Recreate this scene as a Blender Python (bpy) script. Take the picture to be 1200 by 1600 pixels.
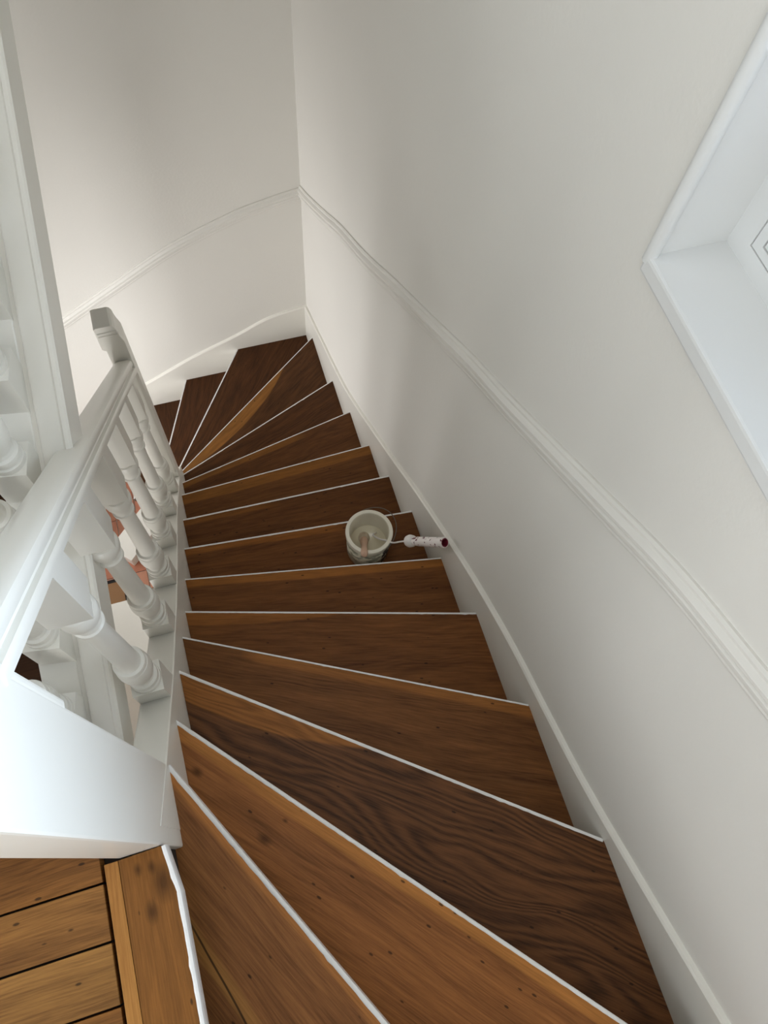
import bpy, bmesh, math, random
from mathutils import Vector, Matrix
for o in list(bpy.data.objects): bpy.data.objects.remove(o)
S = bpy.context.scene
COL = S.collection
random.seed(4)

# ------------------------------------------------------------------ camera
cam_d = bpy.data.cameras.new('camera'); cam = bpy.data.objects.new('camera', cam_d); COL.objects.link(cam)
R = [[0.9551, -0.2906, 0.0581], [-0.2427, -0.8794, -0.4095], [0.1701, 0.3770, -0.9105]]   # world -> image axes (right, down, forward)
rx, rd, rf = (Vector(r).normalized() for r in R)
M = Matrix.Identity(4)
for i in range(3):
    M[i][0] = rx[i]; M[i][1] = -rd[i]; M[i][2] = -rf[i]
M.translation = Vector((-0.5918, -2.7844, 1.6754))
cam.matrix_world = M
cam_d.sensor_fit = 'VERTICAL'; cam_d.sensor_height = 36.0
cam_d.lens = 1205.2 / 1600 * 36.0
cam_d.clip_start = 0.02
S.camera = cam

# ------------------------------------------------------------------ sky, lamps, exposure
W = bpy.data.worlds.new('sky'); S.world = W; W.use_nodes = True
W.node_tree.nodes['Background'].inputs[0].default_value = (0.80, 0.90, 1.0, 1)
W.node_tree.nodes['Background'].inputs[1].default_value = 1.0

def area(name, loc, direction, sx, sy, power, color):
    d = bpy.data.lights.new(name, 'AREA'); d.shape = 'RECTANGLE'; d.size = sx; d.size_y = sy; d.energy = power; d.color = color
    o = bpy.data.objects.new(name, d); COL.objects.link(o); o.location = loc
    o.rotation_euler = Vector(direction).to_track_quat('-Z', 'Y').to_euler()
    return o
area('daylight_stair_window', (0.30, -2.78, 1.60), (-1, 0, 0), 1.0, 1.3, 34, (0.76, 0.92, 1.12))
area('daylight_hall_window', (-2.15, -0.60, -1.75), (1, 0, 0), 0.9, 1.7, 27, (1.0, 0.96, 0.95))
area('fill_hall_back', (-1.30, -4.15, -1.30), (0, 1, 0), 1.1, 1.9, 46, (1.0, 0.97, 0.95))  # added lamp behind an unseen opening, lifts hall floor and newel front
area('fill_roof', (-1.00, -2.25, 3.75), (0, 0, -1), 1.2, 1.4, 18, (1.0, 0.98, 0.95))  # invented skylight lamp, supplies ambient light from above
area('fill_landing', (-2.15, -3.25, 1.10), (1, 0, 0), 1.0, 1.2, 16, (0.98, 0.98, 0.97))  # unseen source put in to brighten the lower right wall
area('fill_back_wall', (-1.15, -4.15, 1.90), (0, 1, 0), 1.0, 1.4, 19, (1.0, 0.98, 0.95))  # added back fill for faces turned towards the camera
S.view_settings.view_transform = 'Standard'; S.view_settings.look = 'None'
S.view_settings.gamma = 1.0; S.view_settings.use_curve_mapping = False
S.view_settings.exposure = 0.05

# ------------------------------------------------------------------ materials
def lin(r, g, b):
    f = lambda c: c / 12.92 if c <= 0.04045 else ((c + 0.055) / 1.055) ** 2.4
    return (f(r / 255), f(g / 255), f(b / 255), 1)

class NT:
    def __init__(s, name):
        s.m = bpy.data.materials.new(name); s.m.use_nodes = True
        s.t = s.m.node_tree; s.b = s.t.nodes['Principled BSDF']
    def n(s, typ, **kw):
        nd = s.t.nodes.new(typ)
        for k, v in kw.items():
            if k.startswith('i_'):
                key = k[2:]; key = int(key) if key.isdigit() else key
                nd.inputs[key].default_value = v
            else: setattr(nd, k, v)
        return nd
    def l(s, a, b): s.t.links.new(a, b)
    def math(s, op, a, b=None, c=None, clamp=False):
        nd = s.t.nodes.new('ShaderNodeMath'); nd.operation = op; nd.use_clamp = clamp
        for i, x in enumerate((a, b, c)):
            if x is None: continue
            if isinstance(x, (int, float)): nd.inputs[i].default_value = x
            else: s.l(x, nd.inputs[i])
        return nd.outputs[0]
    def mix(s, fac, a, b):
        nd = s.t.nodes.new('ShaderNodeMix'); nd.data_type = 'RGBA'
        for i, x in ((0, fac), (6, a), (7, b)):
            if isinstance(x, (int, float, tuple)): nd.inputs[i].default_value = x
            else: s.l(x, nd.inputs[i])
        return nd.outputs[2]

def paint(name, col, rough, bump=0.15, scale=60, mottle=0.04, coat=0.0, stretch=(1, 1, 1)):
    k = NT(name); tc = k.n('ShaderNodeTexCoord'); mp = k.n('ShaderNodeMapping'); mp.inputs['Scale'].default_value = stretch
    k.l(tc.outputs['Object'], mp.inputs[0])
    n1 = k.n('ShaderNodeTexNoise', i_Scale=scale, i_Detail=4.0); k.l(mp.outputs[0], n1.inputs['Vector'])
    n2 = k.n('ShaderNodeTexNoise', i_Scale=2.2, i_Detail=3.0); k.l(mp.outputs[0], n2.inputs['Vector'])
    dark = tuple(c * (1 - mottle * 2) for c in col[:3]) + (1,)
    k.l(k.mix(n2.outputs[0], dark, col), k.b.inputs['Base Color'])
    k.b.inputs['Roughness'].default_value = rough
    k.b.inputs['Coat Weight'].default_value = coat
    bp = k.n('ShaderNodeBump', i_Strength=bump, i_Distance=0.002); k.l(n1.outputs[0], bp.inputs['Height']); k.l(bp.outputs[0], k.b.inputs['Normal'])
    return k.m

def wood(name, base, dark, light=None, band=0.0, u0=-9, u1=9, seed=0.0, curve=0.0, wave=0.35, gold=None, crack=None, knots=(), gain=1.0, fine=330.0):
    """grain along u, distance from the nosing along v (metres in the UV map)"""
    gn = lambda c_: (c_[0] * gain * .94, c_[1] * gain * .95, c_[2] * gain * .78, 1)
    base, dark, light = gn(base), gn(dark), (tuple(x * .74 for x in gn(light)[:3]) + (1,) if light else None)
    k = NT(name); uv = k.n('ShaderNodeUVMap')
    sp = k.n('ShaderNodeSeparateXYZ'); k.l(uv.outputs[0], sp.inputs[0]); u, v = sp.outputs[0], sp.outputs[1]
    # slow warp
    cw = k.n('ShaderNodeCombineXYZ'); k.l(k.math('MULTIPLY', u, 2.2), cw.inputs[0]); k.l(k.math('MULTIPLY', v, 5.0), cw.inputs[1]); cw.inputs[2].default_value = seed
    nw = k.n('ShaderNodeTexNoise', i_Scale=1.0, i_Detail=2.0); k.l(cw.outputs[0], nw.inputs['Vector'])
    warp = k.math('MULTIPLY', k.math('SUBTRACT', nw.outputs[0], 0.5), 0.10)
    vw = k.math('ADD', v, k.math('MULTIPLY', warp, 1.4))
    # cathedral rings
    ca = k.n('ShaderNodeCombineXYZ'); k.l(k.math('MULTIPLY', u, 0.9), ca.inputs[0]); k.l(k.math('MULTIPLY', vw, 9.0), ca.inputs[1]); ca.inputs[2].default_value = seed * 1.7
    n0 = k.n('ShaderNodeTexNoise', i_Scale=1.0, i_Detail=1.5); k.l(ca.outputs[0], n0.inputs['Vector'])
    ring = k.math('SINE', k.math('MULTIPLY', n0.outputs[0], 120.0 if wave > .8 else 75.0)); ring = k.math('MULTIPLY_ADD', ring, 0.5, 0.5)
    # fibres and pores
    cf = k.n('ShaderNodeCombineXYZ'); vf = k.math('ADD', v, k.math('MULTIPLY', warp, .35))
    k.l(k.math('MULTIPLY', u, 14.0), cf.inputs[0]); k.l(k.math('MULTIPLY', vf, fine), cf.inputs[1]); cf.inputs[2].default_value = seed
    nf = k.n('ShaderNodeTexNoise', i_Scale=1.0, i_Detail=4.0, i_Roughness=0.65); k.l(cf.outputs[0], nf.inputs['Vector'])
    fib = k.math('MULTIPLY_ADD', k.math('SUBTRACT', nf.outputs[0], 0.5), 3.2, 0.5, clamp=True)
    cl = k.n('ShaderNodeCombineXYZ'); k.l(k.math('MULTIPLY', u, 2.5), cl.inputs[0]); k.l(k.math('MULTIPLY', vf, 26.0), cl.inputs[1]); cl.inputs[2].default_value = seed + 5
    nl = k.n('ShaderNodeTexNoise', i_Scale=1.0, i_Detail=3.0); k.l(cl.outputs[0], nl.inputs['Vector'])
    blo = k.math('MULTIPLY_ADD', k.math('SUBTRACT', nl.outputs[0], 0.5), 2.4, 0.5, clamp=True)
    t = k.math('ADD', k.math('ADD', k.math('MULTIPLY', fib, 0.48), k.math('MULTIPLY', ring, wave * 0.62)), k.math('MULTIPLY', blo, 0.6 - wave * 0.6))
    c = k.mix(t, dark, base)
    def soft(x, w): return k.math('DIVIDE', x, w, clamp=True)
    if light and band > 0:
        # sapwood along the nosing edge
        um = k.math('DIVIDE', k.math('SUBTRACT', u, (u0 + u1) / 2), (u1 - u0) / 2)
        width = k.math('MULTIPLY', k.math('SUBTRACT', 1.0, k.math('MULTIPLY', um, um)), band) if curve else band
        edge = k.math('SUBTRACT', k.math('ADD', width, k.math('MULTIPLY', warp, 0.28)), v)
        mk = soft(edge, 0.006)
        if not curve:
            mk = k.math('MULTIPLY', mk, k.math('MULTIPLY', soft(k.math('SUBTRACT', u, u0), 0.05), soft(k.math('SUBTRACT', u1, u), 0.08)))
        lt = k.mix(t, tuple(x * 0.55 for x in light[:3]) + (1,), light)
        c = k.mix(k.math('MULTIPLY', mk, 0.85), c, lt)
    if gold:      # (v centre, slope, half width, colour): a pale streak running through the board
        vc, sl, hw, gc = gold
        d = k.math('ABSOLUTE', k.math('SUBTRACT', k.math('ADD', v, k.math('MULTIPLY', warp, 0.3)), k.math('MULTIPLY_ADD', u, sl, vc)))
        mk = soft(k.math('SUBTRACT', hw, d), hw * 0.6)
        c = k.mix(k.math('MULTIPLY', mk, 0.75), c, k.mix(t, tuple(x * 0.6 for x in gc[:3]) + (1,), gc))
    if crack:
        vc, sl, hw, ua, ub = crack
        d = k.math('ABSOLUTE', k.math('SUBTRACT', k.math('ADD', v, k.math('MULTIPLY', warp, 0.3)), k.math('MULTIPLY_ADD', u, sl, vc)))
        mk = k.math('MULTIPLY', soft(k.math('SUBTRACT', hw, d), hw * 0.5), k.math('MULTIPLY', soft(k.math('SUBTRACT', u, ua), 0.04), soft(k.math('SUBTRACT', ub, u), 0.04)))
        c = k.mix(k.math('MULTIPLY', mk, 0.8), c, (0.008, 0.005, 0.003, 1))
    for (ku, kv, kr) in knots:
        du = k.math('MULTIPLY', k.math('SUBTRACT', u, ku), 0.6); dv = k.math('SUBTRACT', v, kv)
        d = k.math('SQRT', k.math('ADD', k.math('MULTIPLY', du, du), k.math('MULTIPLY', dv, dv)))
        mk = soft(k.math('SUBTRACT', kr, k.math('ADD', d, k.math('MULTIPLY', warp, 0.1))), kr * 0.8)
        c = k.mix(k.math('MULTIPLY', mk, 0.7), c, tuple(x * 0.35 for x in dark[:3]) + (1,))
    # nail holes and specks
    cv = k.n('ShaderNodeCombineXYZ'); k.l(k.math('MULTIPLY', u, 0.8), cv.inputs[0]); k.l(k.math('MULTIPLY', v, 1.9), cv.inputs[1]); cv.inputs[2].default_value = seed * 3
    vo = k.n('ShaderNodeTexVoronoi', i_Scale=20.0); k.l(cv.outputs[0], vo.inputs['Vector'])
    hole = k.math('MULTIPLY', soft(k.math('SUBTRACT', 0.10, vo.outputs['Distance']), 0.04), 0.75)
    c = k.mix(hole, c, (0.012, 0.007, 0.004, 1))
    k.l(c, k.b.inputs['Base Color'])
    k.l(k.math('MULTIPLY_ADD', fib, -0.10, 0.52), k.b.inputs['Roughness'])
    k.b.inputs['Specular IOR Level'].default_value = 0.16
    bp = k.n('ShaderNodeBump', i_Strength=0.22, i_Distance=0.0006); k.l(fib, bp.inputs['Height']); k.l(bp.outputs[0], k.b.inputs['Normal'])
    return k.m

WALL = paint('wall_paint', (0.86, 0.842, 0.79, 1), 0.75, 0.25, 90, 0.02)
GLOSS = paint('white_gloss', (0.90, 0.882, 0.815, 1), 0.30, 0.08, 45, 0.02, stretch=(1, 1, .25))
SILLP = paint('window_white', (0.83, 0.84, 0.83, 1), 0.28, 0.15, 40, 0.01)
LINE = paint('fresh_white_paint', (0.92, 0.915, 0.90, 1), 0.35, 0.5, 220, 0.01)
CEIL = paint('ceiling_paint', (0.78, 0.77, 0.74, 1), 0.85)
GAP = paint('dark_joint', (0.02, 0.012, 0.008, 1), 0.9)
def simple(name, col, rough=0.5, metal=0.0):
    return paint(name, col, rough, 0.1, 80, 0.03) if not metal else metalm(name, col, rough)
def metalm(name, col, rough):
    k = NT(name); k.b.inputs['Base Color'].default_value = col; k.b.inputs['Metallic'].default_value = 1; k.b.inputs['Roughness'].default_value = rough; return k.m

g = NT('window_glass')
tr = g.n('ShaderNodeBsdfTransparent'); gl = g.n('ShaderNodeBsdfGlossy', i_Roughness=0.02); fr = g.n('ShaderNodeFresnel', i_IOR=1.45); mx = g.n('ShaderNodeMixShader')
g.l(fr.outputs[0], mx.inputs[0]); g.l(tr.outputs[0], mx.inputs[1]); g.l(gl.outputs[0], mx.inputs[2])
g.l(mx.outputs[0], g.t.nodes['Material Output'].inputs[0]); GLASS = g.m

# ------------------------------------------------------------------ mesh helpers
def obj(name, bm, mat, parent=None, smooth=False, kind=None, angle=None):
    bmesh.ops.recalc_face_normals(bm, faces=bm.faces[:])
    me = bpy.data.meshes.new(name); bm.to_mesh(me); bm.free()
    if mat: me.materials.append(mat)
    if smooth:
        for p in me.polygons: p.use_smooth = True
        if angle: me.set_sharp_from_angle(angle=math.radians(angle))
    o = bpy.data.objects.new(name, me); COL.objects.link(o)
    if parent: o.parent = parent
    if kind: o['kind'] = kind
    return o

def thing(name, label, cat, group=None):
    o = bpy.data.objects.new(name, None); COL.objects.link(o); o.empty_display_size = 0.1
    o['label'] = label; o['category'] = cat
    if group: o['group'] = group
    return o

def at_base(root, loc):
    """put the Empty at the thing's base; parts keep their world place"""
    root.location = loc
    inv = Matrix.Translation(-Vector(loc))
    for c in root.children: c.matrix_parent_inverse = inv

def box(bm, x0, x1, y0, y1, z0, z1, bev=0.0):
    vs = [bm.verts.new((x, y, z)) for x in (x0, x1) for y in (y0, y1) for z in (z0, z1)]
    fs = []
    for idx in ((0, 1, 3, 2), (4, 6, 7, 5), (0, 4, 5, 1), (2, 3, 7, 6), (0, 2, 6, 4), (1, 5, 7, 3)):
        fs.append(bm.faces.new([vs[i] for i in idx]))
    if bev:
        es = list({e for f in fs for e in f.edges})
        bmesh.ops.bevel(bm, geom=es, offset=bev, segments=2, affect='EDGES', profile=0.6)
    return vs

def prism(bm, pts, vec):
    """closed polygon extruded along vec"""
    a = [bm.verts.new(p) for p in pts]; b = [bm.verts.new(Vector(p) + Vector(vec)) for p in pts]
    n = len(pts)
    bm.faces.new(a); bm.faces.new(b[::-1])
    for i in range(n): bm.faces.new((a[i], b[i], b[(i + 1) % n], a[(i + 1) % n]))

def lathe(bm, prof, c=(0, 0, 0), seg=28, mat=None):
    """prof: (radius, z)"""
    rings = []
    for r, z in prof:
        if r < 1e-6: rings.append([bm.verts.new((0, 0, z))]); continue
        rings.append([bm.verts.new((r * math.cos(2 * math.pi * i / seg), r * math.sin(2 * math.pi * i / seg), z)) for i in range(seg)])
    for a, b in zip(rings, rings[1:]):
        for i in range(seg):
            j = (i + 1) % seg
            if len(a) == 1 and len(b) == 1: continue
            if len(a) == 1: bm.faces.new((a[0], b[i], b[j]))
            elif len(b) == 1: bm.faces.new((a[i], b[0], a[j]))
            else: bm.faces.new((a[i], b[i], b[j], a[j]))
    vs = [v for r in rings for v in r]
    for v in vs:
        p = v.co if mat is None else mat @ v.co
        v.co = Vector(p) + Vector(c)
    return vs

def sweep(bm, path, frames, prof, close_prof=True, caps=True):
    """path of points, frames of (a, b) vectors, profile of (p, q): point + a*p + b*q"""
    rows = []
    for P, (a, b) in zip(path, frames):
        rows.append([bm.verts.new(Vector(P) + Vector(a) * p + Vector(b) * q) for p, q in prof])
    n = len(prof)
    for r0, r1 in zip(rows, rows[1:]):
        for i in range(n if close_prof else n - 1):
            j = (i + 1) % n
            bm.faces.new((r0[i], r1[i], r1[j], r0[j]))
    if caps and close_prof:
        bm.faces.new(rows[0]); bm.faces.new(rows[-1][::-1])

def tube(bm, pts, r, seg=8):
    pts = [Vector(p) for p in pts]
    path, frames = [], []
    ref = Vector((0.3, 0.2, 0.93)).normalized()
    for i, p in enumerate(pts):
        t = (pts[min(i + 1, len(pts) - 1)] - pts[max(i - 1, 0)]).normalized()
        a = t.cross(ref).normalized(); b = a.cross(t).normalized()
        path.append(p); frames.append((a, b))
    sweep(bm, path, frames, [(r * math.cos(2 * math.pi * k / seg), r * math.sin(2 * math.pi * k / seg)) for k in range(seg)])

def catmull(pts, sub=8):
    out = []
    P = [Vector(p) for p in pts]
    for i in range(len(P) - 1):
        p0 = P[max(i - 1, 0)]; p1 = P[i]; p2 = P[i + 1]; p3 = P[min(i + 2, len(P) - 1)]
        for s in range(sub):
            t = s / sub
            out.append(0.5 * ((2 * p1) + (p2 - p0) * t + (2 * p0 - 5 * p1 + 4 * p2 - p3) * t * t + (3 * p1 - p0 - 3 * p2 + p3) * t ** 3))
    out.append(P[-1]); return out

def interp(tab, x):
    tab = sorted(tab)
    if x <= tab[0][0]: (x0, y0), (x1, y1) = tab[0], tab[1]
    elif x >= tab[-1][0]: (x0, y0), (x1, y1) = tab[-2], tab[-1]
    else:
        for (x0, y0), (x1, y1) in zip(tab, tab[1:]):
            if x0 <= x <= x1: break
    return y0 + (y1 - y0) * (x - x0) / (x1 - x0)

# ------------------------------------------------------------------ the setting
T = 0.014                              # skirting thickness; tread ends stand at x = 0 and y = 0
XR, YF, XL, YB = T, T, -1.95, -3.95
ZB, ZT = -2.85, 3.45
H = 0.19
def rects_with_hole(bm, u0, u1, w0, w1, hole, place):
    a, b, c, d = hole
    for (p0, p1, q0, q1) in ((u0, a, w0, w1), (b, u1, w0, w1), (a, b, w0, c), (a, b, d, w1)): place(bm, p0, p1, q0, q1)
WIN = (-3.30, -2.19, 0.894, 2.25)      # stair window: y0, y1, z0, z1
bm = bmesh.new(); rects_with_hole(bm, YB - .15, YF + .15, ZB - .2, ZT + .2, (WIN[0], WIN[1], WIN[2] - .03, WIN[3]), lambda b, y0, y1, z0, z1: box(b, XR, XR + .24, y0, y1, z0, z1))
obj('wall_right', bm, WALL, kind='structure')
bm = bmesh.new(); box(bm, XL - .24, XR, YF, YF + .2, ZB - .2, ZT + .2); obj('wall_far', bm, WALL, kind='structure')
HW = (-1.10, -0.12, -2.62, -.85)      # hall window
LW = (-3.75, -2.75, .48, 1.75)       # unseen landing opening, added to let fill onto the right wall
bm = bmesh.new()
put = lambda b, y0, y1, z0, z1: box(b, XL - .2, XL, y0, y1, z0, z1)
rects_with_hole(bm, YB - .15, YF, ZB - .2, .2, HW, put); rects_with_hole(bm, YB - .15, YF, .2, ZT + .2, LW, put)
obj('wall_left', bm, WALL, kind='structure')
KW = (-1.70, -.60, 1.15, 2.65)         # made-up opening in the back wall, for fill from behind
GW = (-1.88, -.72, -2.28, -.32)         # second added opening below it, fill for the lower hall
bm = bmesh.new()
put = lambda b, x0, x1, z0, z1: box(b, x0, x1, YB - .2, YB, z0, z1)
rects_with_hole(bm, XL, XR, ZB - .2, .3, GW, put); rects_with_hole(bm, XL, XR, .3, ZT + .2, KW, put)
obj('wall_back', bm, WALL, kind='structure')
SK = (-1.60, -0.40, -2.95, -1.55)        # invented roof opening for ambient light
bm = bmesh.new(); rects_with_hole(bm, XL - .2, XR + .24, YB - .2, YF + .2, SK, lambda b, x0, x1, y0, y1: box(b, x0, x1, y0, y1, ZT, ZT + .25))
obj('ceiling', bm, CEIL, kind='structure')

# stair window: lining, sill, frame, sash, pane
wn = bpy.data.objects.new('window_1', None); COL.objects.link(wn); wn['kind'] = 'structure'; wn.location = (XR, -2.7, .894)
y0, y1, z0, z1 = WIN
bm = bmesh.new()
box(bm, .006, .135, y0, y1 + .0005, z0 - .03, z0, 0.005)                       # sill board
sill = obj('sill', bm, SILLP, wn)
bm = bmesh.new()
box(bm, XR - .001, .135, y1 - .006, y1 + .001, z0 - .006, z1)                        # reveal linings
box(bm, XR - .001, .135, y0 - .001, y0 + .006, z0, z1)
box(bm, XR - .001, .135, y0, y1, z1 - .006, z1 + .001)
lining = obj('lining', bm, SILLP, wn)
bm = bmesh.new()                                                             # rounded bead round the opening
prof = [(.010 * math.cos(a), .010 * math.sin(a)) for a in [i * math.pi / 5 for i in range(10)]]
ring = [(XR, y1 - .002, z0 - .012), (XR, y1 - .002, z1 + .004), (XR, y0 + .002, z1 + .004), (XR, y0 + .002, z0 - .012)]
for A, B, s in ((ring[0], ring[1], (0, 1, 0)), (ring[1], ring[2], (0, 0, 1)), (ring[2], ring[3], (0, 1, 0))):
    sweep(bm, [A, B], [((1, 0, 0), s)] * 2, prof)
bead = obj('edge_bead', bm, SILLP, wn, smooth=True, angle=50)
bm = bmesh.new()
box(bm, .125, .185, y1 - .044, y1, z0, z1); box(bm, .125, .185, y0, y0 + .044, z0, z1)
box(bm, .125, .185, y0 + .044, y1 - .044, z0, z0 + .030); box(bm, .125, .185, y0 + .044, y1 - .044, z1 - .04, z1)
frame = obj('frame', bm, SILLP, wn)
bm = bmesh.new()
ya, yb, za, zb = y0 + .0455, y1 - .0455, z0 + .0315, z1 - .0415
for args in ((ya, ya + .016, za, zb), (yb - .016, yb, za, zb), (ya + .016, yb - .016, za, za + .013), (ya + .016, yb - .016, zb - .013, zb)):
    box(bm, .126, .18, *args)
for args in ((ya + .018, ya + .09, za + .015, zb - .015), (yb - .09, yb - .018, za + .015, zb - .015), (ya + .09, yb - .09, za + .015, za + .10), (ya + .09, yb - .09, zb - .1, zb - .015)):
    box(bm, .127, .18, *args)
sash = obj('sash', bm, SILLP, wn)
bm = bmesh.new(); box(bm, .150, .154, ya + .085, yb - .085, za + .095, zb - .095); pane = obj('pane', bm, GLASS, wn)
at_base(wn, (XR, -2.7, .894))
def plain_window(name, axis, hole, d):
    w = bpy.data.objects.new(name, None); COL.objects.link(w); w['kind'] = 'structure'
    a, b, c, e = hole; f = .06
    def put(bm, p0, p1, q0, q1, t0, t1):
        if axis == 'x': box(bm, t0, t1, p0, p1, q0, q1)
        elif axis == 'y': box(bm, p0, p1, t0, t1, q0, q1)
        else: box(bm, p0, p1, q0, q1, t0, t1)
    bm = bmesh.new()
    for r in ((a, a + f, c, e), (b - f, b, c, e), (a + f, b - f, c, c + f), (a + f, b - f, e - f, e)): put(bm, *r, d - .03, d + .03)
    put(bm, (a + b) / 2 - .025, (a + b) / 2 + .025, c + f, e - f, d - .02, d + .02)
    obj('frame', bm, SILLP, w)
    for p0, p1 in ((a + f, (a + b) / 2 - .025), ((a + b) / 2 + .025, b - f)):
        bm = bmesh.new(); put(bm, p0, p1, c + f, e - f, d - .002, d + .002); obj('pane', bm, GLASS, w)
plain_window('window_2', 'x', HW, XL - .1)
plain_window('fill_window_3', 'z', SK, ZT + .12)  # skylight frame added around the ambient fill lamp
plain_window('fill_window_4', 'x', LW, XL - .1)  # unseen landing window, added for its fill light
plain_window('fill_window_5', 'y', KW, YB - .1)  # made-up window behind the camera, carries the back fill
plain_window('fill_window_6', 'y', GW, YB - .1)  # added lower hall window, carries the hall fill

# skirting boards (top lines measured along the walls)
SKR = [(0.0, -1.832), (-.348, -1.68), (-.834, -1.448), (-1.385, -1.051), (-1.70, -.805), (-1.996, -.593), (-2.21, -.455), (-2.422, -.345), (-2.62, -.268), (-2.806, -.19), (-3.012, -.07), (-3.246, .075), (-3.6, .30), (-3.95, .52)]
SKF = [(0.0, -1.835), (-.208, -1.873), (-.402, -1.967), (-.678, -2.085), (-.968, -2.238), (-1.3, -2.40), (-1.6, -2.56), (-1.95, -2.70)]
def skirting(name, pts, right):
    line = catmull([(0, a, z) if right else (a, 0, z) for a, z in pts], 6)
    bm = bmesh.new()
    rows = []
    off = Vector((1, 0, 0)) if right else Vector((0, 1, 0))
    for p in line:
        up = Vector((0, 0, 1))
        rows.append([bm.verts.new(q) for q in (p - up * 0.75, p - up * .006, p + off * .004, p + off * T + up * .002, p + off * T - up * .75)])
    for a, b in zip(rows, rows[1:]):
        for i in range(5): bm.faces.new((a[i], b[i], b[(i + 1) % 5], a[(i + 1) % 5]))
    bm.faces.new(rows[0]); bm.faces.new(rows[-1][::-1])
    return obj(name, bm, GLOSS, kind='structure')
skirting('baseboard_right', SKR, True)
skirting('baseboard_far', [(T, -1.832)] + SKF[1:], False)

# dado rails
DR = [(XR, -1.030), (-.18, -.915), (-.46, -.735), (-.7, -.575), (-1.0, -.400), (-1.32, -.190), (-1.59, -.020), (-1.84, .140), (-2.0, .232), (-2.16, .330), (-2.38, .467), (-2.57, .583), (-2.77, .675), (-3.1, .83), (-3.5, 1.03), (-3.95, 1.26)]
DF = [(XR, -1.032), (-.142, -1.062), (-.33, -1.112), (-.64, -1.240), (-.96, -1.425), (-1.22, -1.580), (-1.5, -1.75), (-1.95, -2.02)]
RAILP = [(-.036, 0), (-.036, .006), (-.030, .009), (-.024, .007), (-.022, .011), (-.012, .018), (-.004, .019), (.000, .014), (.004, .014), (.006, .020), (.014, .021), (.020, .015), (.023, .010), (.030, .011), (.036, .006), (.036, 0)]
def dado(name, pts, right, deep=1.0):
    line = catmull([(XR, a, z) if right else (a, YF, z) for a, z in pts], 8)
    fr = []
    for i, p in enumerate(line):
        t = (line[min(i + 1, len(line) - 1)] - line[max(i - 1, 0)]).normalized()
        out = Vector((-1, 0, 0)) if right else Vector((0, -1, 0))
        a = out.cross(t); a = a if a.z > 0 else -a
        fr.append((a, out))
    bm = bmesh.new(); sweep(bm, line, fr, [(p, q * deep) for p, q in RAILP])
    return obj(name, bm, WALL, kind='structure', smooth=True, angle=28)
dado('trim_1', DR, True, .75)
dado('trim_2', DF, False, .7)

# ------------------------------------------------------------------ landing floor
LX = -0.823
fl = obj('floor', (lambda b: (box(b, XL, LX - .03, YB, -2.56, .14, .352), b)[1])(bmesh.new()), GAP, kind='structure')
PW = [wood('parquet_%d' % i, lin(*c1), lin(*c2), seed=20 + i * 3.1, wave=0.2) for i, (c1, c2) in enumerate([((160, 110, 63), (88, 54, 28)), ((166, 118, 69), (94, 60, 33)), ((154, 102, 55), (82, 49, 25))])]
def uv_from(me, fn):
    uvl = me.uv_layers.new(name='UVMap')
    for lp in me.loops: uvl.data[lp.index].uv = fn(me.vertices[lp.vertex_index].co)
ys = [-2.56, -2.632, -2.716, -2.796, -2.879]
while ys[-1] > YB + .09: ys.append(ys[-1] - .083)
ys.append(YB)
for i, (ya, yb) in enumerate(zip(ys, ys[1:])):
    o = None
    cuts = [XL, -1.52 + (i % 3) * .06, -.929]
    for k, (xa, xb) in enumerate(zip(cuts, cuts[1:])):
        bm = bmesh.new(); box(bm, xa + .001, xb - .0015, yb + .0016, ya - .0016, .352, .38 - .0008 * ((i + k) % 2), .0012)
        o = obj('plank', bm, PW[(i + k) % 3], fl)
        uv_from(o.data, lambda co, yy=ya: (co.x, yy - co.y + i * .3))
STRIP = wood('border_strip', lin(188, 132, 76), lin(140, 88, 44), seed=51, wave=0.1)
bm = bmesh.new(); box(bm, -.925, -.9045, YB, -2.692, .352, .3805, .001); o = obj('plank', bm, STRIP, fl); uv_from(o.data, lambda co: (co.y, co.x))
LNOSE = wood('landing_nosing', lin(150, 98, 50), lin(98, 60, 28), seed=63, wave=0.15, knots=[(2.715, .035, .008), (2.713, .055, .008), (2.775, .045, .012), (2.74, .022, .02)])

# ------------------------------------------------------------------ the staircase
stair = thing('staircase', 'winding flight of dark varnished oak stairs, white edged, turning down to the corner', 'staircase')
# nosing lines (front edges), inner end -> wall end, from the landing down
N = {
 'Z': ((-.834, -2.69), (-.822, YB)),
 'Y': ((-.837, -2.547), (-.1, YB)),
 'A': ((-.839, -2.432), (0, -3.378)),
 'B': ((-.838, -2.280), (0, -2.922)),
 'C': ((-.838, -2.141), (0, -2.573)),
 'D': ((-.838, -2.007), (0, -2.251)),
 'E': ((-.838, -1.833), (0, -1.990)),
 'F': ((-.838, -1.643), (0, -1.720)),
 'G': ((-.838, -1.439), (0, -1.467)),
 'H': ((-.838, -1.234), (0, -1.209)),
 'I': ((-.838, -1.076), (0, -.910)),
 'J': ((-.842, -.932), (0, -.593)),
 'K': ((-.97, -.890), (0, -.163)),
 'L': ((-.97, -.804), (-.415, 0)),
 'M': ((-1.03, -.656), (-.750, 0)),
 'N': ((-1.20, -.60), (-1.12, 0)),
}
order = 'ZYABCDEFGHIJKLMN'
zt = {k: (2 - i) * H for i, k in enumerate(order)}
WD = {}
L_ = lin
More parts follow.
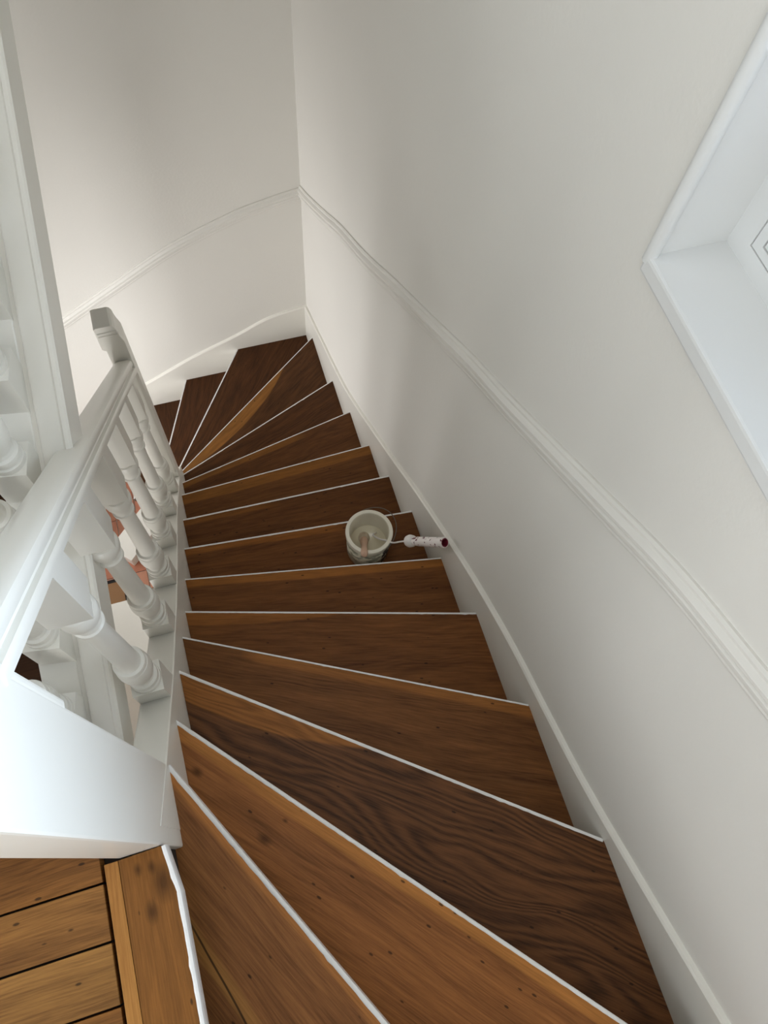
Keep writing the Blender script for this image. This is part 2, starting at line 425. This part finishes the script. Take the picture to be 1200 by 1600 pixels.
#            base             dark           light band      width  u0    u1   curve
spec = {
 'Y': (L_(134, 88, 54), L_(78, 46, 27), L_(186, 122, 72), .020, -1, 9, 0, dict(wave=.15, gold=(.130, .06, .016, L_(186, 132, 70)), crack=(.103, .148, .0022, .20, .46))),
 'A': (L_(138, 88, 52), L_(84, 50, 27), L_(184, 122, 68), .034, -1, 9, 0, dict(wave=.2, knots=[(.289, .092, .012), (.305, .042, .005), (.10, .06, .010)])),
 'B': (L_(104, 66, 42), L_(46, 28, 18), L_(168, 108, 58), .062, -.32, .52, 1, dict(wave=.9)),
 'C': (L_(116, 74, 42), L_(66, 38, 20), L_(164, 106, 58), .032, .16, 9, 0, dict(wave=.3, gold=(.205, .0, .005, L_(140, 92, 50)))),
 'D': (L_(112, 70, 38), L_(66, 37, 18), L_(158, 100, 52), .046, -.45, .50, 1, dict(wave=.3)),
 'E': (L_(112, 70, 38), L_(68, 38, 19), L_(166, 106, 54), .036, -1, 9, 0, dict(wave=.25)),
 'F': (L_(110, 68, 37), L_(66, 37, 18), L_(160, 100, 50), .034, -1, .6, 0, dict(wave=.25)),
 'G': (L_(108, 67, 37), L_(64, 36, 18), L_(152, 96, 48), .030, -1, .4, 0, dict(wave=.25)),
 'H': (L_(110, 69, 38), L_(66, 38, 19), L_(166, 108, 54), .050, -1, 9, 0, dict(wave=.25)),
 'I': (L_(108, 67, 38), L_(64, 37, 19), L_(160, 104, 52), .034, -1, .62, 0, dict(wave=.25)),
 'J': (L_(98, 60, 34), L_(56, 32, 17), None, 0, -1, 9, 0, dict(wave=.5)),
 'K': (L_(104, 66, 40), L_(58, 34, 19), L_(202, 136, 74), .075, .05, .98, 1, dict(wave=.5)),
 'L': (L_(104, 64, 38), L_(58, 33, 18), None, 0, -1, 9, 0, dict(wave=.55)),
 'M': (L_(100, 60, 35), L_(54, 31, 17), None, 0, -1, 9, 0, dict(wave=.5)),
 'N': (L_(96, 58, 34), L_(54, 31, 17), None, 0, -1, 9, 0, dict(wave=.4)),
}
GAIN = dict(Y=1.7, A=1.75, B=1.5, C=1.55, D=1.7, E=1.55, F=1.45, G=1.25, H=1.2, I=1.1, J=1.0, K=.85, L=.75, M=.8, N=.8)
def pline(k):
    a, b = N[k]; return Vector((a[0], a[1])), Vector((b[0], b[1]))
def shifted(k, d):
    """nosing line k moved by d towards the upper side"""
    a, b = pline(k); t = (b - a).normalized(); n = Vector((t.y, -t.x))
    return a + n * d, b + n * d, t, n
def at_x(P, t, x): return P + t * ((x - P.x) / t.x)
TH = .034
for i, k in enumerate(order):
    z = zt[k]
    a, b, t, n = shifted(k, 0)
    if k == 'Z':
        poly = [(-.834, -2.69), (LX, -2.76), (LX, YB), (-.9035, YB), (-.9035, -2.692)]
    else:
        up = order[i - 1]
        a2, b2, t2, _ = shifted(up, .024)
        pts = []
        if k == 'Y': poly = [a, b, Vector((-.80, YB)), b2 * 0 + Vector((-.846, YB)), Vector((-.858, -2.69))]
        elif k == 'A': poly = [a, b, Vector((0, YB)), Vector((-.1, YB)), at_x(a2, t2, -.839)]
        elif k == 'K': poly = [a, b, at_x(a2, t2, 0), at_x(a2, t2, -.838), Vector((-.838, -.93)), Vector((-.97, -.93))]
        elif k == 'L': poly = [a, b, Vector((0, 0)), at_x(a2, t2, 0), at_x(a2, t2, -.97)]
        elif k in 'MN':
            w2 = a2 + t2 * ((0 - a2.y) / t2.y)
            poly = [a, b, w2, a2]
        else: poly = [a, b, at_x(a2, t2, 0), at_x(a2, t2, -.838)]
    poly = [Vector((p[0], p[1])) for p in poly]
    bm = bmesh.new()
    prism(bm, [(p.x, p.y, z - TH) for p in poly], (0, 0, TH))
    bm.edges.ensure_lookup_table()
    nf = 2 if k == 'Z' else 1
    sel = []
    for e in bm.edges:
        va, vb = e.verts
        for q in range(nf):
            A, B = poly[q], poly[q + 1]
            if abs(va.co.z - vb.co.z) < 1e-6 and all(min((Vector((w.co.x, w.co.y)) - A).length, (Vector((w.co.x, w.co.y)) - B).length) < 1e-5 for w in (va, vb)) and (va.co.xy - vb.co.xy).length > 1e-4: sel.append(e)
    bmesh.ops.bevel(bm, geom=sel, offset=.007, segments=3, affect='EDGES', profile=.5)
    if k == 'Z': mat = LNOSE
    else:
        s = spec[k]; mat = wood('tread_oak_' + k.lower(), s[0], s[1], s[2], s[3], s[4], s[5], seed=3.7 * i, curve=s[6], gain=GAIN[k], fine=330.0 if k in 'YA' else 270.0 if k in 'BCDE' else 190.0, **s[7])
    o = obj('tread', bm, mat, stair)
    if k == 'Z': uv_from(o.data, lambda co: (-co.y, LX - co.x))
    else:
        a3 = a
        uv_from(o.data, lambda co: ((Vector((co.x, co.y)) - a3).dot(t), (Vector((co.x, co.y)) - a3).dot(n)))
    # sloppy white paint along the nosing
    bmp = bmesh.new(); rnd = random.Random(i * 7 + 1); rows = []
    segs = [(poly[q], poly[q + 1]) for q in range(nf)]
    wid = {'Z': .0065, 'Y': .0095, 'A': .0085, 'B': .0075, 'C': .004, 'D': .005, 'E': .0038, 'F': .006, 'G': .0065, 'H': .0042, 'I': .0035, 'J': .0045, 'K': .0035, 'L': .0075, 'M': .008, 'N': .006}[k]
    for (A, B) in segs:
        tt = (B - A).normalized(); nn = Vector((tt.y, -tt.x)); L = (B - A).length; cnt = max(int(L / .011), 3)
        for s in range(cnt + 1):
            P = A + tt * (L * s / cnt)
            w = wid * (1 + rnd.uniform(-.10, .10)) + (.003 * rnd.random() if rnd.random() < .03 else 0)
            def at(d, zz): return bmp.verts.new((P.x + nn.x * d, P.y + nn.y * d, zz))
            w = w * .62; d0 = -.0012
            rows.append([at(.0016 + w, z - .0002), at(.0010 + w, z + .0008), at(.0020, z + .0009), at(-.0004, z + .0002), at(d0, z - .004), at(d0, z - TH + .004), at(.006, z - TH - .001)])
    for r0, r1 in zip(rows, rows[1:]):
        for q in range(6): bmp.faces.new((r0[q], r1[q], r1[q + 1], r0[q + 1]))
    p = obj('nosing_paint', bmp, LINE, o, smooth=True, angle=60)
    # riser below the nosing
    if k != 'N':
        a4, b4, _, _ = shifted(k, .024); a5, b5, _, _ = shifted(k, .042)
        if k in 'YA': b4 = b4 if b4.y > YB else a4 + t * ((YB - a4.y) / t.y); b5 = a5 + t * ((YB - a5.y) / t.y) if b5.y < YB else b5
        if k in 'AIJKBCDEFGH':
            b4 = at_x(a4, t, 0); b5 = at_x(a5, t, 0)
        if k in 'LM':
            b4 = a4 + t * (-a4.y / t.y); b5 = a5 + t * (-a5.y / t.y)
        bm = bmesh.new(); prism(bm, [(q.x, q.y, z - H - TH) for q in (a4, b4, b5, a5)], (0, 0, H))
        obj('riser', bm, GLOSS, stair)
# inner string, following the nosings
STR = [(-2.66, .36), (-2.542, .205), (-2.40, .022), (-2.304, -.098), (-2.14, -.286), (-1.993, -.455), (-1.75, -.71), (-1.48, -.985), (-1.208, -1.30), (-1.05, -1.48), (-.925, -1.64)]
def string_z(y): return interp(STR, y)
line = catmull([(0, y, z) for y, z in STR], 5)
bm = bmesh.new()
rows = []
for p in line:
    lo = min(p.z - .30, 9)
    rows.append([bm.verts.new(q) for q in ((-.8385, p.y, lo), (-.8385, p.y, p.z - .003), (-.8415, p.y, p.z), (-.9035, p.y, p.z), (-.9065, p.y, p.z - .003), (-.9065, p.y, lo))])
for r0, r1 in zip(rows, rows[1:]):
    for q in range(6): bm.faces.new((r0[q], r1[q], r1[(q + 1) % 6], r0[(q + 1) % 6]))
bm.faces.new(rows[0]); bm.faces.new(rows[-1][::-1])
obj('string', bm, GLOSS, stair)
at_base(stair, (-.42, -1.9, ZB))

# ------------------------------------------------------------------ balustrade of the lower flight
bal = thing('balustrade', 'cream painted balustrade with thick handrail, turned balusters and square newels beside the oak stairs', 'balustrade')
XC = -.8725
def baluster(x, y, ztop, zblock_top, slope, near_bottom, size=.064, rot=0.0, blen=.505, cut_hi=None, foot=-.26):
    """square plinth cut to the string's slope, turned shaft, square head block cut to the rail's slope"""
    bm = bmesh.new(); h = size / 2
    c, s = math.cos(rot), math.sin(rot)
    def pt(px, py, z): return (x + px * c - py * s, y + px * s + py * c, z)
    zf = near_bottom; zfar = near_bottom + slope * size
    bot = [bm.verts.new(pt(px, py, zf if py < 0 else zfar)) for px, py in ((-h, -h), (h, -h), (h, h), (-h, h))]
    top = [bm.verts.new(pt(px, py, ztop)) for px, py in ((-h, -h), (h, -h), (h, h), (-h, h))]
    bm.faces.new(bot); bm.faces.new(top[::-1])
    for i in range(4): bm.faces.new((bot[i], bot[(i + 1) % 4], top[(i + 1) % 4], top[i]))
    k = blen / .505
    prof = [(0, 0), (.0318, 0), (.0325, .006), (.0318, .012), (.0280, .0135), (.0275, .019), (.0305, .021), (.0310, .027), (.0300, .033), (.0245, .036), (.0228, .044),
            (.0245, .052), (.0290, .064), (.0325, .080), (.0340, .098), (.0335, .115), (.0315, .127), (.0280, .131), (.0310, .1335), (.0315, .141), (.0300, .147), (.0240, .149),
            (.0228, .153), (.0225, .20), (.0216, .28), (.0202, .36), (.0192, .398), (.0240, .400), (.0268, .404), (.0268, .412), (.0235, .415),
            (.0215, .424), (.0225, .434), (.0270, .443), (.0272, .447), (.0310, .449), (.0328, .462), (.0325, .476), (.0290, .485), (.0250, .487), (.0275, .492), (.0275, .499), (.0250, blen / k + .004), (0, blen / k + .004)]
    lathe(bm, [(r, zz * k) for r, zz in prof], (x, y, ztop), 28)
    zb = ztop + blen
    lo = [bm.verts.new(pt(px, py, zb)) for px, py in ((-h, -h), (h, -h), (h, h), (-h, h))]
    hi = [bm.verts.new(pt(px, py, zblock_top - (slope if cut_hi is None else cut_hi) * -py)) for px, py in ((-h, -h), (h, -h), (h, h), (-h, h))]
    bm.faces.new(lo); bm.faces.new(hi[::-1])
    for i in range(4): bm.faces.new((lo[i], lo[(i + 1) % 4], hi[(i + 1) % 4], hi[i]))
    return bm
def rail_z(y): return .925 - 1.072 * (y + 2.54)      # underside of the handrail
for i in range(6):
    y = -2.345 + .2215 * i
    nb = string_z(y - .032)
    zt_ = nb + .072
    bm = baluster(XC, y, zt_, rail_z(y) + .006, -1.13, nb - .01, cut_hi=-1.072, blen=min(.505, rail_z(y) - zt_ - .12))
    o = obj('baluster', bm, GLOSS, bal, smooth=True, angle=22)
# handrail with a moulded section
sl = math.atan(1.072)
fa = Vector((1, 0, 0)); fb = Vector((0, math.sin(sl), math.cos(sl)))
half = [(.031, 0), (.0345, .003), (.0350, .010), (.0345, .018), (.0325, .021), (.0250, .0225), (.0235, .0255), (.0250, .0285), (.0285, .031), (.0300, .036), (.0300, .044), (.0275, .0505), (.0215, .0545), (.010, .0560)]
prof = half + [(-p, q) for p, q in half[::-1]]
bm = bmesh.new()
sweep(bm, [(XC, -2.56, rail_z(-2.56)), (XC, -1.06, rail_z(-1.06))], [(fa, fb)] * 2, prof)
obj('handrail', bm, GLOSS, bal, smooth=True, angle=31)
# newel at the landing: a broad flat post standing up past the rail
bm = bmesh.new()
box(bm, -.9065, -.8395, -2.689, -2.546, -.05, 1.28, .004)
box(bm, -.912, -.834, -2.697, -2.538, 1.28, 1.31, .006)
box(bm, -.9055, -.8392, -2.55, -2.538, .775, .99, .004)
obj('newel_post', bm, GLOSS, bal)
# newel at the turn: chamfered post, moulded neck, rounded block on top
bm = bmesh.new()
ya, yb = -1.083, -1.003
cx = .010                                                             # chamfer, stopped short of the string and the block
prism(bm, [(x, y, -1.40) for x, y in ((-.9065, ya), (-.8395 - cx, ya), (-.8395, ya + cx), (-.8395, yb), (-.9065, yb))], (0, 0, 1.40 - .64))
prism(bm, [(x, y, -2.75) for x, y in ((-.9065, ya), (-.8395, ya), (-.8395, yb), (-.9065, yb))], (0, 0, 2.75 - 1.40))
pr = [(-.918, -.482), (-.9065, -.492), (-.9065, -.640), (-.8395, -.640), (-.8395, -.478), (-.840, -.458), (-.846, -.434), (-.8495, -.416), (-.852, -.388), (-.857, -.377), (-.864, -.371), (-.912, -.371), (-.918, -.376)]
prism(bm, [(x, ya, z) for x, z in pr], (0, yb - ya, 0))
box(bm, -.9135, -.8500, ya - .0045, ya + .01, -.408, -.396, .002)
box(bm, -.9135, -.8470, ya - .0030, ya + .01, -.422, -.412, .002)
o = obj('newel_post', bm, GLOSS, bal)
md = o.modifiers.new('soft_edges', 'BEVEL'); md.width = .003; md.segments = 2; md.limit_method = 'ANGLE'
at_base(bal, (XC, -1.75, -1.7))

# ------------------------------------------------------------------ the flight going up on the left
AZ = math.radians(9); E = Vector((math.sin(AZ), math.cos(AZ), 0)); NN = Vector((math.cos(AZ), -math.sin(AZ), 0))
P0 = Vector((-.865, -1.995, .424)); SLP = .78
def up_pt(s, n, v): return P0 + E * s + NN * n + Vector((0, 0, SLP * s + v))
upst = thing('staircase', 'white string and dark steps of the flight climbing overhead past the handrail', 'staircase')
s0, s1 = -.66, 1.98
def up_sweep(prof, name, parent, mat=GLOSS, smooth=True):
    bm = bmesh.new()
    rows = [[bm.verts.new(up_pt(s, n, v)) for n, v in prof] for s in (s0, s1)]
    m = len(prof)
    for i in range(m): bm.faces.new((rows[0][i], rows[1][i], rows[1][(i + 1) % m], rows[0][(i + 1) % m]))
    bm.faces.new(rows[0]); bm.faces.new(rows[1][::-1])
    return obj(name, bm, mat, parent, smooth=smooth, angle=30)
up_sweep([(-.066, -.13), (-.066, -.022), (-.068, -.020), (-.134, -.020), (-.136, -.022), (-.136, -.30), (-.1, -.30)], 'string', upst)
up_sweep([(-.066, -.12), (-.066, -.024), (-.058, -.026), (-.054, -.012), (-.048, -.008), (-.014, -.006), (-.010, -.001), (-.003, -.001), (.001, -.006), (.001, -.014), (-.004, -.020), (-.004, -.128), (-.012, -.132)], 'moulding', upst)
DW = wood('upper_tread_oak', lin(84, 50, 28), lin(46, 27, 15), seed=91)
for k in range(-2, 7):
    sk = k * .2436 + .05
    bm = bmesh.new()
    zt_ = P0.z + SLP * sk - .06
    pts = [P0 + E * sk + NN * -.137, P0 + E * (sk + .27) + NN * -.137, P0 + E * (sk + .27) + NN * -.95, P0 + E * sk + NN * -.95]
    prism(bm, [(max(p.x, XL + .005), p.y, zt_ - .034) for p in pts], (0, 0, .034))
    o = obj('tread', bm, DW, upst); uv_from(o.data, lambda co: (co.x, co.y))
    bm = bmesh.new()
    pts = [P0 + E * (sk + .02) + NN * -.137, P0 + E * (sk + .038) + NN * -.137, P0 + E * (sk + .038) + NN * -.95, P0 + E * (sk + .02) + NN * -.95]
    prism(bm, [(max(p.x, XL + .005), p.y, zt_ - .034 - .156) for p in pts], (0, 0, .156))
    obj('riser', bm, GLOSS, upst)
at_base(upst, up_pt(s0, -.1, -.3))
upb = thing('balustrade', 'white turned balusters on square plinths along the string of the flight climbing overhead', 'balustrade')
for k in range(-5, 13):
    s = .064 + .1275 * k + .0335
    c = P0 + E * s + NN * -.0985
    nb = P0.z + SLP * (s - .0335) - .03
    bm = baluster(c.x, c.y, nb + .11, nb + .86, SLP, nb, size=.067, rot=-AZ)
    obj('baluster', bm, GLOSS, upb, smooth=True, angle=22)
bm = bmesh.new()
fb2 = Vector((-E.x * math.sin(math.atan(SLP)), -E.y * math.sin(math.atan(SLP)), math.cos(math.atan(SLP))))
sweep(bm, [P0 + E * s + NN * -.0985 + Vector((0, 0, SLP * s + .80)) for s in (s0, 1.75)], [(NN, fb2)] * 2, prof)
obj('handrail', bm, GLOSS, upb, smooth=True, angle=32)
at_base(upb, up_pt(s0, -.1, -.02))

# ------------------------------------------------------------------ lower hall seen between the balusters
fl2 = obj('floor', (lambda b: (box(b, XL, XR, YB, YF, ZB - .2, ZB - .008), b)[1])(bmesh.new()), simple('tile_grout', lin(205, 196, 184), .9), kind='structure')
TC = [simple('terracotta_%d' % i, lin(*c), .45) for i, c in enumerate([(208, 142, 114), (200, 130, 102), (214, 152, 124)])]
tile_me = {}
for ix in range(7):
    for iy in range(8):
        x0 = -1.76 + ix * .125; y0 = -1.02 + iy * .125
        m = random.choice(TC)
        if m.name not in tile_me:
            bm = bmesh.new(); box(bm, -.060, .060, -.060, .060, -.010, 0, .002)
            o = obj('tile', bm, m, fl2); tile_me[m.name] = o.data
        else:
            o = bpy.data.objects.new('tile', tile_me[m.name]); COL.objects.link(o); o.parent = fl2
        o.location = (x0 + .0625, y0 + .0625, ZB)
bm = bmesh.new(); box(bm, -1.95, -1.435, -.66, YF, ZB, ZB + .10, .004); obj('trim_3', bm, GLOSS, kind='structure')
bm = bmesh.new()
d = Vector((.72, .69, 0)); q = Vector((.69, -.72, 0)); c = Vector((-1.40, -.70, ZB))
prism(bm, [c - d * .05, c + d * .62, c + d * .62 + q * .16, c - d * .05 + q * .16], (0, 0, .09)); obj('trim_4', bm, GLOSS, kind='structure')
bm = bmesh.new(); box(bm, -1.62, -.95, -1.50, -1.16, ZB, ZB + .28, .006); obj('trim_5', bm, GLOSS, kind='structure')
mat_m = simple('coir', lin(168, 128, 92), .95)
mt = thing('doormat', 'brown coir doormat on the tiled floor below, glimpsed between the balusters', 'doormat')
bm = bmesh.new(); box(bm, -1.60, -1.40, -1.13, -.92, ZB, ZB + .016, .004); obj('mat_pile', bm, mat_m, mt)
bm = bmesh.new()
for a in ((-1.61, -1.39, -1.14, -1.12), (-1.61, -1.39, -.93, -.91), (-1.61, -1.59, -1.12, -.93), (-1.41, -1.39, -1.12, -.93)): box(bm, *a, ZB, ZB + .019)
obj('mat_border', bm, simple('black_rubber', lin(36, 32, 30), .8), mt)
at_base(mt, (-1.5, -1.02, ZB))

# ------------------------------------------------------------------ paint tub, brush, roller
BC = Vector((-.205, -1.828, zt['F'])); RH = .180
tub = thing('paint_tub', 'cream plastic paint tub with a wire handle and smeared label standing on a stair tread', 'paint tub')
CREAM = simple('cream_plastic', lin(248, 243, 226), .4)
PAINT = paint('wet_paint', lin(238, 228, 198), .18, .3, 25, .05)
LBL = NT('tub_label')
tc = LBL.n('ShaderNodeTexCoord'); nz = LBL.n('ShaderNodeTexNoise', i_Scale=30.0, i_Detail=3.0); LBL.l(tc.outputs['Object'], nz.inputs['Vector'])
rp = LBL.n('ShaderNodeValToRGB'); LBL.l(nz.outputs[0], rp.inputs[0])
rp.color_ramp.elements[0].position = .42; rp.color_ramp.elements[0].color = lin(150, 148, 128)
rp.color_ramp.elements[1].position = .55; rp.color_ramp.elements[1].color = lin(232, 226, 206)
sx = LBL.n('ShaderNodeSeparateXYZ'); LBL.l(tc.outputs['Object'], sx.inputs[0])
dk = LBL.math('MULTIPLY', LBL.math('GREATER_THAN', sx.outputs[0], BC.x + .028), LBL.math('LESS_THAN', nz.outputs[0], .56))
LBL.l(LBL.mix(dk, rp.outputs[0], lin(42, 34, 34)), LBL.b.inputs['Base Color']); LBL.b.inputs['Roughness'].default_value = .4
bm = bmesh.new()
lathe(bm, [(0, .001), (.068, .001), (.071, .004), (.0725, .012), (.0785, RH - .03), (.0790, RH - .028), (.0810, RH - .022), (.0822, RH - .006), (.0815, RH - .001), (.0800, RH), (.0700, RH), (.0685, RH - .002), (.0680, RH - .01), (.0645, .02), (0, .018)], BC, 48)
obj('bucket', bm, CREAM, tub, smooth=True, angle=40)
bm = bmesh.new(); lathe(bm, [(.0732, .016), (.0738, .016), (.0790, RH - .036), (.0784, RH - .036)], BC, 48); obj('label', bm, LBL.m, tub, smooth=True)
bm = bmesh.new(); lathe(bm, [(0, .078), (.0645, .078), (.0663, .0815)], BC, 48); obj('paint', bm, PAINT, tub, smooth=True)
bm = bmesh.new()
pts = []
piv_a = math.radians(122)
for k in range(25):
    t_ = math.pi * k / 24
    axis = Vector((math.cos(piv_a), math.sin(piv_a), 0)); outw = Vector((math.cos(piv_a - math.pi / 2), math.sin(piv_a - math.pi / 2), 0))
    pts.append(BC + Vector((0, 0, RH - .022)) + axis * (.0835 * math.cos(t_)) + (outw * math.cos(math.radians(4)) + Vector((0, 0, math.sin(math.radians(4))))) * (.108 * math.sin(t_)))
tube(bm, pts, .0018, 6)
for t_ in (0, math.pi):
    p = BC + Vector((0, 0, RH - .022)) + Vector((math.cos(piv_a), math.sin(piv_a), 0)) * (.081 * math.cos(t_)); box(bm, p.x - .004, p.x + .004, p.y - .004, p.y + .004, p.z - .005, p.z + .005, .001)
obj('wire_handle', bm, metalm('steel_wire', lin(120, 112, 104), .4), tub)
at_base(tub, BC)

def along(bm, A, B, prof, seg=18):
    """lathe profile (radius, distance from A) along A -> B"""
    A, B = Vector(A), Vector(B); q = (B - A).normalized().to_track_quat('Z', 'Y').to_matrix()
    lathe(bm, prof, A, seg, q)
br = thing('paint_brush', 'small paint brush with a pale wooden handle leaning in the tub of paint', 'paint brush')
A = Vector((-.212, -1.800, -.885)); B = Vector((-.2480, -1.911, -.742))
BW = simple('pinkish_wood', lin(222, 184, 158), .5)
bm = bmesh.new(); along(bm, A, B, [(0, .03), (.0125, .03), (.0150, .045), (.0140, .062), (.0105, .088), (.0098, .12), (.0115, .150), (.0130, .175), (.0115, .194), (.0060, .203), (0, .204)]); obj('handle', bm, BW, br, smooth=True, angle=50)
bm = bmesh.new(); along(bm, A, B, [(0, .0), (.0205, .0), (.0215, .004), (.0205, .018), (.0150, .031), (0, .031)]); obj('ferrule', bm, simple('paint_smeared_ferrule', lin(206, 188, 164), .35), br, smooth=True, angle=50)
bm = bmesh.new(); along(bm, A, B, [(0, -.035), (.010, -.035), (.0185, -.012), (.0195, .001), (0, .001)]); obj('bristles', bm, PAINT, br, smooth=True)
at_base(br, A)

ro = thing('paint_roller', 'small white roller handle with dark red marks leaning from the tub onto the skirting board', 'paint roller')
K = Vector((-.105, -1.922, -.700)); EN = Vector((-.0215, -2.012, -.556)); RI = Vector((-.141, -1.893, -.762)); IN = Vector((-.172, -1.848, -.815))
WH = paint('roller_white', lin(248, 244, 240), .4, .4, 120, .03)
RM = NT('roller_grip')
tc = RM.n('ShaderNodeTexCoord'); nz = RM.n('ShaderNodeTexNoise', i_Scale=85.0, i_Detail=2.0); RM.l(tc.outputs['Object'], nz.inputs['Vector'])
RM.l(RM.mix(RM.math('DIVIDE', RM.math('SUBTRACT', nz.outputs[0], .60), .03, clamp=True), lin(246, 238, 234), lin(104, 24, 44)), RM.b.inputs['Base Color']); RM.b.inputs['Roughness'].default_value = .45
Lh = (EN - K).length
bm = bmesh.new(); along(bm, K, EN, [(0, -.002), (.010, -.002), (.0185, .006), (.0215, .016), (.0195, .030), (.0145, .038), (0, .038)], 24); obj('collar', bm, WH, ro, smooth=True, angle=60)
bm = bmesh.new(); along(bm, K, EN, [(.0130, .034), (.0150, .05), (.0165, .10), (.0168, Lh - .012), (.0172, Lh - .003), (.0160, Lh), (.0128, Lh), (.0122, Lh - .03), (0, Lh - .03)], 24); obj('grip', bm, RM.m, ro, smooth=True, angle=50)
bm = bmesh.new(); along(bm, K, EN, [(.0122, Lh - .028), (.0128, Lh - .002), (.0136, Lh + .0008), (.0142, Lh + .0004), (.0136, Lh + .0016), (.0120, Lh + .0006), (.0110, Lh - .027), (0, Lh - .027)], 24); obj('end_socket', bm, simple('dark_red_plastic', lin(128, 40, 56), .4), ro, smooth=True, angle=50)
bm = bmesh.new(); tube(bm, catmull([K, (K + RI) / 2, RI, (RI + IN) / 2 + Vector((0, 0, .004)), IN, Vector((-.183, -1.815, -.85)), Vector((-.168, -1.800, -.872))], 5), .0030, 8); obj('wire_frame', bm, WH, ro, smooth=True)
at_base(ro, IN)
